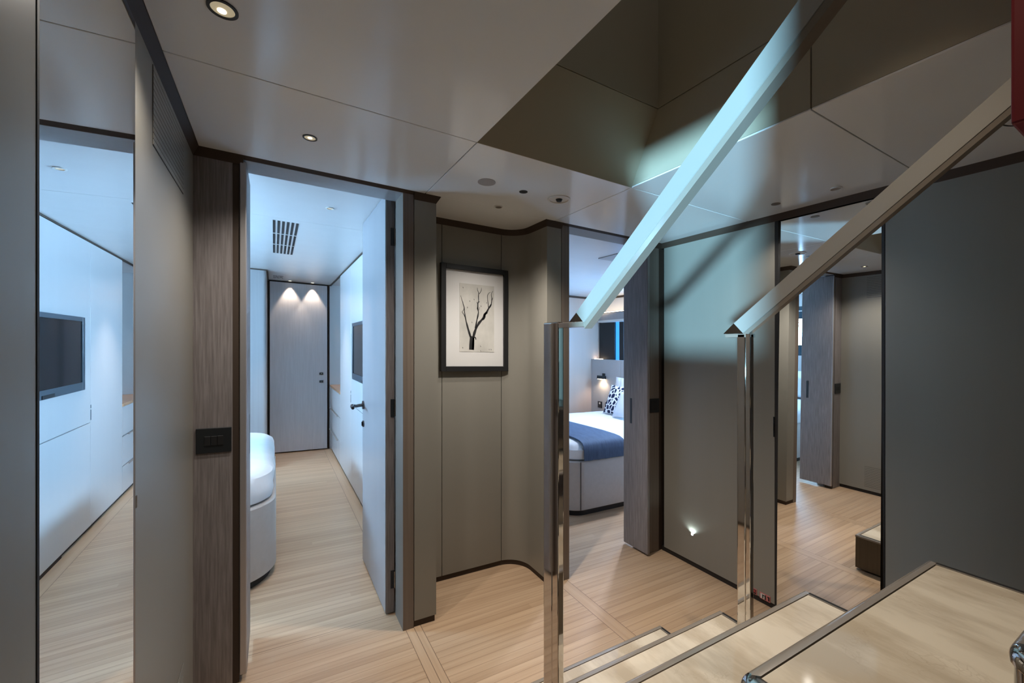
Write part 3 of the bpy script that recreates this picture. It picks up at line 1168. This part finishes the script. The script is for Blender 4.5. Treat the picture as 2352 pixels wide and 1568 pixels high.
# ================================================================ STAIRS
RISE = (0, .2153, .4288, .645, .8626, 1.079, 1.295, 1.511, 1.727, 1.943, 2.159, 2.375)
FRONT = [1.2175, .946, .667, .389, .117, -.157, -.43, -.70, -.975, -1.25, -1.52]
SX0, SX1 = .600, 1.411
t = thing('staircase', (1.0, 1.2, 0), 'marble topped stairs with polished metal nosings rising towards the viewer', 'staircase')
for i, yf in enumerate(FRONT[:9]):
    zt_, z0 = RISE[i + 1], RISE[i]
    yback = FRONT[i + 1] - .02
    g = G()
    g.plan(rrect(SX0 + .002, SX1 - .001, yback - (.35 if i < 8 else 0), yf - .003, .045, 16, '0010'), max(0.012, z0 - .30) if i else .012, zt_ - .014, smooth=True)
    st = obj('step', g, M['step_side'] if i < 3 else M['dark_steel'], t)
    g = G()
    r = .045
    outer = rrect(SX0, SX1, yback, yf, r, 18, '0010')
    inner = rrect(SX0 + .05, SX1 - .020, yback, yf - .019, .004, 18, '0010')
    inner1 = rrect(SX0 + .012, SX1 - .010, yback, yf - .010, r - .011, 18, '0010')

    def towards(t_):
        return [(a[0] + (b_[0] - a[0]) * t_, a[1] + (b_[1] - a[1]) * t_) for a, b_ in zip(outer, inner1)]
    rows = [[(x, y, zt_ - .014) for x, y in outer]]
    for q in range(0, 7):
        a = q / 6 * PI / 2
        rows.append([(x, y, zt_ - .010 + .010 * math.sin(a)) for x, y in towards(1 - math.cos(a))])
    rows.append([(x, y, zt_) for x, y in inner])
    rows.append([(x, y, zt_ - .012) for x, y in inner])
    g.loft(rows, close=True, caps=False, smooth=True)
    g.bm.normal_update()
    for f in g.bm.faces:
        c = f.calc_center_median()
        f.material_index = 1 if c.x < SX0 + .048 else 0
    obj('nosing', g, [M['nosing'], M['steel']], st)
    g = G()
    g.box(SX0 + .052, SX1 - .022, yback, yf - .021, zt_ - .03, zt_ - .0008, .0006, 1)
    obj('tread', g, M['marble'], st)
    g = G()
    g.box(SX1 - .0165, SX1 - .0065, yback, yf - .0185, zt_ - .01, zt_ + .0006)
    obj('joint', g, M['dark'], st)  # black strip painted for the dark reflection in the polished side trim

# ================================================================ HANDRAILS


def handrail(X, th, ang_pts, post, arm, label, ptype):
    """flat-sided rail in the plane X .. X+th.
    ang_pts: top edge start, ridge start, low edge start (Y,z), slope; post: y0,y1,ysplit,zfoot,ztop; arm: y0,y1,z0,z1"""
    (ya, za), (yr, zr), (yb_, zb_), sl, yend = ang_pts
    t = thing('handrail', (X, post[0], post[3]), label, 'handrail')

    def at(y, z, y2):
        return (y2, z + (y - y2) * sl)
    a2, r2, b2 = at(ya, za, yend), at(yr, zr, yend), at(yb_, zb_, yend)
    prof = lambda A, R, B: [(X + th * .42, A[0], A[1]), (X, A[0] - .0004, A[1] - .0006), (X, R[0], R[1]), (X + .004, B[0], B[1]), (X + th, B[0], B[1] + .004), (X + th, A[0], A[1] - .008)]
    g = G()
    p0 = prof((ya, za), (yr, zr), (yr - .001, zr - .0015))
    p1 = prof(a2, r2, (r2[0] - .001, r2[1] - .0015))
    g.loft([p0, p1], close=True, caps=True, smooth=False)
    obj('rail', g, M['rail'], t)
    g = G()
    q0 = [(X + .001, yr, zr - .0016), (X + .003, yb_, zb_), (X + th, yb_, zb_ + .001), (X + th, yr, zr - .0012)]
    q1 = [(x, yend, z + (y - yend) * sl) for x, y, z in q0]
    g.loft([q0, q1], close=True, caps=True, smooth=False)
    obj('lower_strip', g, M['nosing'], t)
    # bevelled foot of the rail
    (yl, zl) = ptype
    g = G()
    g.prism([(X + .001, ya, za - .0005), (X + .001, yr, zr), (X + .001, yl, zl)], (th - .002, 0, 0))
    obj('end_wedge', g, M['dark_steel'], t)
    g = G()
    g.box(X, X + th, arm[0], arm[1], arm[2], arm[3], .0012)
    obj('arm', g, M['nosing'], t)
    y0, y1, ys, zf, zt_ = post
    g = G()
    g.box(X, X + .020, ys, y1, zf, zt_, .004, 3)
    obj('post', g, M['steel'], t)
    g = G()
    g.box(X - .0015, X + .018, y0, ys - .0006, zf, zt_ - .0005, .003, 3)
    obj('post_strip', g, M['steel'], t)
    g = G()
    g.box(X - .006, X + .030, y0 - .008, y1 + .006, zf, zf + .006, .001)
    obj('foot_plate', g, M['steel'], t)
    return t


handrail(.645, .026, ((.813, 1.4525), (.785, 1.4265), (.785, 1.4115), .820, -.9),
         (.886, .957, .914, .4294, 1.4325), (.784, .915, 1.4165, 1.4290),
         'left handrail with bright cyan side and chrome post', (.844, 1.4285))
handrail(1.36, .026, ((.861, 1.464), (.829, 1.430), (.826, 1.416), .808, .205),
         (.802, .850, .820, .4294, 1.4285), (.802, .892, 1.4155, 1.4275),
         'right handrail with warm satin side in front of the right mirror', (.899, 1.4285))

# dark red box hanging in the stairwell
t = thing('red_box', (1.15, -.05, 1.73), 'dark red box hanging in the stairwell at the top right corner', 'box')
g = G()
g.box(.985, 1.335, -.40, .178, 1.722, 3.5, .004)
obj('body', g, M['red'], t)

# ================================================================ PORT CABIN
# wardrobe
t = thing('wardrobe', (XW + .3, 3.6, 0), 'tall pale wardrobe along the right of the left cabin', 'wardrobe')
g = G()
g.box(XW + .018, XW + .5, 2.45, 4.958, 0, H2 - .001)
obj('body', g, M['dark'], t)
dz0, dz1, dsp = .03, H2 - .014, .790


def panel_door(y0, y1, z0, z1, name='door'):
    g = G()
    g.box(XW, XW + .018, y0, y1, z0, z1, .0012, 1)
    return obj(name, g, M['lacquer'], t)


panel_door(2.452, 3.30, dz0, dsp - .003)
o = panel_door(3.303, 4.209, dz0, dsp - .003)
panel_door(2.452, 4.209, dsp + .003, dz1, 'upper_panel')
o2 = panel_door(4.2125, 4.957, dz0, dz1)
for yy0, za, zb, par in ((4.2145, .808, .884, o2), (4.2145, .895, .92, o2)):
    g = G()
    g.box(XW - .003, XW, yy0, yy0 + .006, za, zb, .0008, 1)
    obj('pull', g, M['tvframe'], par)
g = G()
g.box(XW + .006, XW + .018, 2.452, 3.75, 0, .03)
obj('plinth', g, M['dark'], t)

t = thing('television', (XW, 3.61, 1.045), 'dark flat television set into the wardrobe front', 'television')
g = G()
for a in ((3.16, 3.20, 1.045, 1.555), (4.02, 4.06, 1.045, 1.555), (3.20, 4.02, 1.045, 1.10), (3.20, 4.02, 1.525, 1.555)):
    g.box(XW - .016, XW, a[0], a[1], a[2], a[3], .001, 1)
obj('bezel', g, M['tvframe'], t)
g = G()
g.box(XW - .010, XW - .001, 3.20, 4.02, 1.10, 1.525)
obj('screen', g, M['screen'], t)
g = G()
g.box(XW - .020, XW - .016, 3.42, 3.58, 1.048, 1.070, .001)
obj('sensor_bar', g, M['black'], t)

# dresser
t = thing('dresser', (XW + .25, 5.43, 0), 'pale dresser with wooden top beyond the wardrobe in the left cabin', 'dresser')
g = G()
g.box(XW + .018, XW + .5, 4.962, YE - .001, 0, .805)
obj('body', g, M['dark'], t)
g = G()
g.box(XW - .006, XW + .5, 4.962, YE - .002, .806, .832, .002)
obj('top', g, M['woodtop'], t)
for z0, z1 in ((.545, .803), (.275, .535), (.03, .265)):
    g = G()
    g.box(XW, XW + .018, 4.965, YE - .05, z0, z1, .001, 1)
    d = obj('drawer', g, M['lacquer'], t)
    if z0 > .03:
        pass
    if z1 < .8:
        g = G()
        g.tube([(XW - .016, 5.10, z1 + .003), (XW - .016, YE - .07, z1 + .003)], .005, 10)
        g.tube([(XW - .016, 5.13, z1 + .003), (XW + .002, 5.13, z1 + .003)], .004, 8)
        g.tube([(XW - .016, YE - .12, z1 + .003), (XW + .002, YE - .12, z1 + .003)], .004, 8)
        obj('handle', g, M['edge'], d)
g = G()
g.box(XW + .45, XW + .5, 4.962, YE - .002, .833, H2 - .001)
struct('wall_dresser', g, M['veneer_pale'], 'pale back wall above the dresser in the left cabin', 'wall')
g = G()
g.disc((XW + .12, 5.2, .832), .032, (0, 0, 1), .11, .034)
o = obj('cup', g, M['white'])
tag(o, 'small white cup standing on the wooden dresser top', 'cup')


# beds
def outline(x0, x1, y0, y1, r, foot, seg=14):
    """rounded at the foot end; foot = 'x1' or 'x0'"""
    return rrect(x0, x1, y0, y1, r, seg, '1100' if foot == 'x1' else '0011')


def inset(poly, d):
    n = len(poly)
    cx = sum(p[0] for p in poly) / n
    cy = sum(p[1] for p in poly) / n
    x0, x1 = min(p[0] for p in poly), max(p[0] for p in poly)
    y0, y1 = min(p[1] for p in poly), max(p[1] for p in poly)
    sx = ((x1 - x0) - 2 * d) / (x1 - x0)
    sy = ((y1 - y0) - 2 * d) / (y1 - y0)
    mx, my = (x0 + x1) / 2, (y0 + y1) / 2
    return [(mx + (p[0] - mx) * sx, my + (p[1] - my) * sy) for p in poly]


def bed(x0, x1, y0, y1, r, foot, label, seam=None):
    t = thing('bed', ((x0 + x1) / 2, (y0 + y1) / 2, 0), label, 'bed')
    O = outline(x0, x1, y0, y1, r, foot)
    g = G()
    rows = [[(x, y, .05) for x, y in inset(O, .004)], [(x, y, .055) for x, y in O], [(x, y, .442) for x, y in O],
            [(x, y, .450) for x, y in inset(O, .006)], [(x, y, .450) for x, y in inset(O, .035)]]
    g.loft(rows, smooth=True)
    for f in g.bm.faces:
        if len(f.verts) > 4:
            f.smooth = False
    b = obj('base', g, M['bedbase'], t)
    if seam:
        g = G()
        g.box(seam - .0012, seam + .0012, y0 - .001, y0 + .004, .055, .447)
        obj('seam', g, M['dark'], b)
    g = G()
    g.plan(inset(O, .028), .0, .05)
    obj('plinth', g, M['dark'], t)
    return O


def dense(poly, step=.03):
    out = []
    n = len(poly)
    for i in range(n):
        a, b = Vector(poly[i]), Vector(poly[(i + 1) % n])
        k_ = max(1, int((b - a).length / step))
        for j in range(k_):
            out.append(tuple(a + (b - a) * j / k_))
    return out


def duvet(O, ztop, folds, amp, zlow=.452, seed=1):
    P = dense(O)
    g = G()
    rows = []
    lev = [(.034, zlow), (.020, zlow + .012), (.011, zlow + .05), (.006, zlow + .09), (.008, ztop - .06), (.020, ztop - .03),
           (.045, ztop - .010), (.09, ztop - .001), (.17, ztop + .006), (.30, ztop + .010), (.48, ztop + .010), (.62, ztop + .010)]
    for li, (d, z) in enumerate(lev):
        Q = inset(P, d)
        row = []
        for i, (x, y) in enumerate(Q):
            s = i * .03
            w = noise.noise(Vector((s * folds, seed, li * .18))) + .5 * noise.noise(Vector((s * folds * 2.3 + z * 6, seed + 9, li * .3)))
            kx = amp * w * (1 if li < 6 else .6)
            row.append((x + (kx if True else 0) * (1 if x > sum(p[0] for p in Q) / len(Q) else -1), y + kx * (1 if y > sum(p[1] for p in Q) / len(Q) else -1),
                        z + amp * .7 * noise.noise(Vector((x * 5, y * 5, seed)))))
        rows.append(row)
    g.loft(rows, smooth=True)
    return g


Op = bed(XHP + .004, .012, 2.635, 4.12, .26, 'x1', 'bed with rounded pale leather base at left of the left cabin')
g = duvet(Op, .628, 3.0, .006)
# deep folds at the near corner
for v in g.bm.verts:
    if v.co.y < 3.3 and v.co.x > -.75 and v.co.z < .622:
        ph = (v.co.x * 13 - v.co.y * 5 - v.co.z * 15 + 1.2 * math.sin(v.co.z * 30 + v.co.x * 6))
        dep = .020 * max(0, math.sin(ph)) ** 3 + .010 * max(0, math.sin(ph * 1.7 + 1)) ** 4
        dep *= min(1, max(0, (.622 - v.co.z) / .07))
        n_ = Vector((v.co.x + .30, v.co.y - 3.0)).normalized()
        v.co.x -= dep * n_.x
        v.co.y -= dep * n_.y
o = obj('duvet', g, M['linen'])
tag(o, 'rumpled white duvet spread over the left cabin bed', 'duvet')


def pillow_bm(c, w, h, th, tilt_axis='x', ang=0.0, yaw=0.0, n=14, corner=.16):
    """soft pillow: w along Y, h up, th along X, then leaned by ang about Y"""
    g = G()
    b = bmesh.new()
    rot = Matrix.Rotation(yaw, 4, 'Z') @ Matrix.Rotation(ang, 4, 'Y')
    grid = {}
    for side in (1, -1):
        for i in range(n + 1):
            for j in range(n + 1):
                u = i / n * 2 - 1
                v = j / n * 2 - 1
                pin = 1 - .07 * (1 - abs(u) ** 2) * abs(v) ** 3
                pin2 = 1 - .09 * (1 - abs(v) ** 2) * abs(u) ** 3
                th_ = th / 2 * max(0, (1 - u * u)) ** .42 * max(0, (1 - v * v)) ** .42
                p = rot @ Vector((side * th_, u * w / 2 * pin2, v * h / 2 * pin + h / 2)) + Vector(c)
                if side == -1 and (i in (0, n) or j in (0, n)):
                    grid[(side, i, j)] = grid[(1, i, j)]
                else:
                    grid[(side, i, j)] = b.verts.new(p)
    for side in (1, -1):
        for i in range(n):
            for j in range(n):
                q = [grid[(side, i, j)], grid[(side, i + 1, j)], grid[(side, i + 1, j + 1)], grid[(side, i, j + 1)]]
                if side < 0:
                    q.reverse()
                f = b.faces.new(q)
                f.smooth = True
    g._merge(b)
    return g


o = obj('pillow', pillow_bm((XHP + .16, 3.05, .645), .68, .40, .16, ang=-.25), M['linen'])
tag(o, 'white pillow against the hull on the left cabin bed, seen in the right mirror', 'pillow')
o = obj('pillow', pillow_bm((XHP + .16, 3.75, .645), .66, .40, .16, ang=-.25), M['linen'])
tag(o, 'white pillow on the far side of the left cabin bed', 'pillow')

# ================================================================ STARBOARD CABIN
Os = bed(2.045, XHS - .02, 2.672, 4.10, .17, 'x0', 'bed with pale leather base in the right cabin', seam=2.172)
g = duvet(Os, .600, 4.0, .006, seed=4)
o = obj('duvet', g, M['linen'])
tag(o, 'smooth white duvet on the right cabin bed under the navy throw', 'duvet')
# navy throw across the foot of the bed
g = G()
rows = []
P = []
prof_y = [(2.660, .454), (2.657, .48), (2.660, .53), (2.670, .57), (2.69, .596), (2.73, .611), (2.80, .618), (2.95, .622), (3.2, .623), (3.5, .623), (3.8, .621), (3.98, .617), (4.05, .606), (4.09, .58), (4.112, .53), (4.116, .46)]
for yv, zv in prof_y:
    row = []
    for i in range(19):
        x = 2.195 + i / 18 * .455
        side = yv < 2.7 or yv > 4.07
        dx = .010 * math.sin(yv * 7) if not side else 0
        wv = .004 * noise.noise(Vector((x * 22, yv * 3, 2)))
        row.append((x + dx, yv + (wv * 1.3 if side else 0) - (.004 if yv < 2.7 else 0), zv + wv + .003))
    rows.append(row)
top = rows
bot = [[(x, y + (.006 if y < 2.7 else (-.006 if y > 4.07 else 0)), z - (.0 if (y < 2.7 or y > 4.07) else .008)) for x, y, z in r] for r in rows]
loops = []
for a, b_ in zip(top, bot):
    loops.append(a + b_[::-1])
g.loft(loops, close=True, caps=True, smooth=True)
o = obj('bed_throw', g, M['runner'])
tag(o, 'navy blue throw laid across the foot of the right cabin bed', 'throw')

# headboard with ledge
t = thing('headboard', (XHS + .06, 3.4, 0), 'grey panelled headboard with ledge below the right cabin window', 'headboard')
g = G()
for a, b_ in ((2.14, 3.06), (3.063, 4.10), (4.1035, YAS - .001)):
    g.box(XHS, XHS + .02, a, b_, 0, 1.222, .0012, 1)
obj('panel', g, M['headboard'], t)
g = G()
g.box(XHS, hs - .002, 2.14, YAS - .001, 1.222, 1.236, .001)
obj('ledge', g, M['headboard'], t)
# LED in the ledge corner
t = thing('ledge_light', (XHS + .1, 4.6, 1.236), 'warm strip light on the ledge in the right cabin corner', 'strip light')
g = G()
g.box(XHS + .05, XHS + .11, 4.56, YAS - .012, 1.237, 1.243)
obj('strip', g, M['cove'], t)
t = thing('strip_light', (XHS + .1, 3.8, 1.90), 'warm strip light along the top of the right cabin blind box', 'strip light')
g = G()
g.box(XHS + .02, XHS + .10, 3.0, 4.55, 1.8935, 1.9)
obj('strip', g, M['cove'], t)
# pelmet
t = thing('pelmet', (XHS + .05, 3.6, 1.76), 'pale curved blind box above the right cabin window', 'pelmet')
g = G()
pts = []
for i in range(13):
    a = i / 12
    yv = 4.61 - a * 1.9
    pts.append((XHS + .06 - .10 * math.sin(a * PI * .5), yv))
pts += [(hs - .002, 4.61 - 1.9), (hs - .002, 4.61)]
g.plan(pts, 1.79, 1.886)
obj('box', g, M['lintel'], t)
g = G()
g.plan([(x - .006 if i < 13 else x, y) for i, (x, y) in enumerate(pts)], 1.762, 1.789)
obj('lip', g, M['white'], t)
g = G()
g.plan([(x - .001 if i < 13 else x, y) for i, (x, y) in enumerate(pts)], 1.886, 1.893)
obj('joint', g, M['dark'], t)

# reading lamp
t = thing('reading_lamp', (XHS, 4.45, .985), 'black reading lamp fixed to the right cabin headboard', 'wall lamp')
g = G()
g.box(XHS - .012, XHS, 4.395, 4.445, .985, 1.045, .003)
obj('mount', g, M['black'], t)
g = G()
g.prism([(XHS - .075, 4.36, .968), (XHS - .012, 4.36, .968), (XHS - .016, 4.36, 1.010), (XHS - .068, 4.36, 1.014)], (0, .13, 0), .003)
obj('shade', g, M['black'], t)
g = G()
g.box(XHS - .066, XHS - .020, 4.375, 4.48, .963, .968)
obj('bulb', g, M['lampwarm'], t)
for yv, zz, w, lab in ((4.50, .60, .085, 'black socket plate on the headboard under the reading lamp'), (4.36, .60, .06, 'narrow black switch plate beside the pillows on the headboard')):
    t = thing('socket', (XHS, yv, zz - .04), lab, 'socket')
    g = G()
    g.box(XHS - .008, XHS, yv - w / 2, yv + w / 2, zz - .045, zz + .045, .002)
    obj('plate', g, M['black'], t)
    g = G()
    g.disc((XHS - .008, yv, zz + .018), .014, (-1, 0, 0), .003)
    obj('insert', g, M['white'], t)

# pillows
o = obj('pillow', pillow_bm((XHS - .24, 3.77, .622), .58, .42, .14, ang=.30), M['linen'])
tag(o, 'white pillow standing against headboard nearest the reading lamp', 'pillow')
o = obj('pillow', pillow_bm((XHS - .40, 3.53, .622), .58, .42, .14, ang=.30), M['linen'])
tag(o, 'white pillow next to the sliding door edge on the right cabin bed', 'pillow')
o = obj('pillow', pillow_bm((XHS - .58, 3.57, .622), .44, .36, .12, ang=.42, yaw=.06), M['cushion'])
tag(o, 'cushion with navy pebble pattern leaning on the white pillows', 'cushion')
o = obj('pillow', pillow_bm((XHS - .70, 3.36, .622), .34, .31, .10, ang=.45, yaw=-.05), M['pillow_blue'])
tag(o, 'pale blue cushion in front of the patterned cushion', 'cushion')

# ================================================================ LIGHT
def light(name, kind, loc, energy, color, **k_):
    d = bpy.data.lights.new(name, kind)
    d.energy = energy
    d.color = color
    for a, v in k_.items():
        if a not in ('target',):
            setattr(d, a, v)
    o = bpy.data.objects.new(name, d)
    C.objects.link(o)
    o.location = W(loc)
    if 'target' in k_:
        dv = W(k_['target']) - W(loc)
        o.rotation_euler = dv.to_track_quat('-Z', 'Y').to_euler()
    return o


WARM = (1, .93, .84)
# lobby: two lit downlights, then spots added at three dark fittings
light('downlight_or_fill', 'SPOT', (-.099, 1.127, H - .01), 15, WARM, spot_size=2.3, spot_blend=.8, shadow_soft_size=.02, target=(-.099, 1.127, 0))
light('downlight_or_fill', 'SPOT', (.113, 1.664, H - .01), 26, WARM, spot_size=2.3, spot_blend=.8, shadow_soft_size=.02, target=(.113, 1.664, 0))
light('downlight_or_fill', 'SPOT', (1.022, 1.683, H - .015), 52, WARM, spot_size=2.1, spot_blend=.9, shadow_soft_size=.02, target=(1.022, 1.683, 0))
light('downlight_or_fill', 'SPOT', (2.138, 1.137, H - .015), 9, WARM, spot_size=2.2, spot_blend=.9, shadow_soft_size=.02, target=(2.05, 1.137, 0))
light('downlight_or_fill', 'SPOT', (1.02, 1.93, H - .015), 18, WARM, spot_size=2.1, spot_blend=.9, shadow_soft_size=.02, target=(1.02, 1.93, 0))
# spotlights over the end door
for x in (.173, .424):
    light('spotlight_lamp', 'SPOT', (x, 5.82, H2 - .012), 13, (1, .84, .66), spot_size=1.15, spot_blend=.5, shadow_soft_size=.012, target=(x, 5.88, 0))
light('downlight_or_fill', 'SPOT', (.26, 4.5, H2 - .01), 60, (1, .9, .82), spot_size=1.3, spot_blend=.9, shadow_soft_size=.02, target=(.22, 4.6, 0))  # added fill for the cabin floor and end door, no fitting here
light('downlight_or_fill', 'SPOT', (.276, 2.559, H2 - .01), 34, (1, .9, .82), spot_size=1.0, spot_blend=.9, shadow_soft_size=.02, target=(.24, 2.85, 0))
# daylight down the stairwell
light('stairwell_daylight', 'AREA', (1.02, -.3, 3.45), 1.5, (1, .93, .8), shape='RECTANGLE', size=.7, size_y=2.2, target=(1.02, -.3, 0))
# low sun off the water through the port beside the camera
light('water_glint', 'AREA', (-5.0, -3.05, .60), 1650, (.36, .74, 1), shape='DISK', size=.34, target=(1.0, 1.03, 1.48))
# warm spot added up the unseen shaft, placed to light the right rail
light('stair_spot', 'SPOT', (.74, .20, 3.3), 85, (1, .86, .66), spot_size=.70, spot_blend=.6, shadow_soft_size=.03, target=(1.20, .62, .6))
# starboard cabin
light('window_glow', 'AREA', (XHS + .12, 3.4, 1.52), 70, (.25, .56, 1), shape='RECTANGLE', size=1.2, size_y=.45, target=(2.7, 4.4, 1.35))
light('reading_lamp_light', 'SPOT', (XHS - .045, 4.43, .962), 6, (1, .74, .46), spot_size=2.4, spot_blend=.6, shadow_soft_size=.02, target=(XHS - .02, 4.43, .3))
light('cabin_fill', 'SPOT', (3.1, 2.9, H2 - .03), 100, (.74, .82, 1), spot_size=2.7, spot_blend=.8, shadow_soft_size=.05, target=(3.0, 3.0, 0))  # added overhead fill, the cabin ceiling has no such fitting
light('footlight_lamp', 'SPOT', (XR - .012, 1.741, .212), .5, (.8, 1, 1), spot_size=2.7, spot_blend=.8, shadow_soft_size=.008, target=(XR - .008, 1.741, .5))

wd = bpy.data.worlds.new('World')
bpy.context.scene.world = wd
wd.use_nodes = True
wd.node_tree.nodes['Background'].inputs['Color'].default_value = (.45, .62, .80, 1)
wd.node_tree.nodes['Background'].inputs['Strength'].default_value = .15

# ================================================================ CAMERA
cd = bpy.data.cameras.new('Camera')
cam = bpy.data.objects.new('Camera', cd)
C.objects.link(cam)
cam.location = W((0, 0, 1.3595))
cam.location.z = 1.3595 + FALL * OX
cam.rotation_euler = (PI / 2, 0, -.5185)
cd.sensor_fit = 'HORIZONTAL'
cd.sensor_width = 36
cd.lens = 958.88 / 2352 * 36
cd.shift_y = 2.83 / 2352
cd.clip_start = .02
bpy.context.scene.camera = cam

for o in list(bpy.data.objects):
    if '_o' in o:
        del o['_o']

sc = bpy.context.scene
sc.view_settings.view_transform = 'Standard'
sc.view_settings.look = 'None'
sc.view_settings.exposure = .22
sc.view_settings.gamma = 1
sc.cycles.max_bounces = 12
sc.cycles.diffuse_bounces = 6
sc.cycles.glossy_bounces = 8
sc.cycles.use_denoising = True
sc.cycles.caustics_reflective = False
sc.cycles.caustics_refractive = False
sc.cycles.sample_clamp_indirect = 6
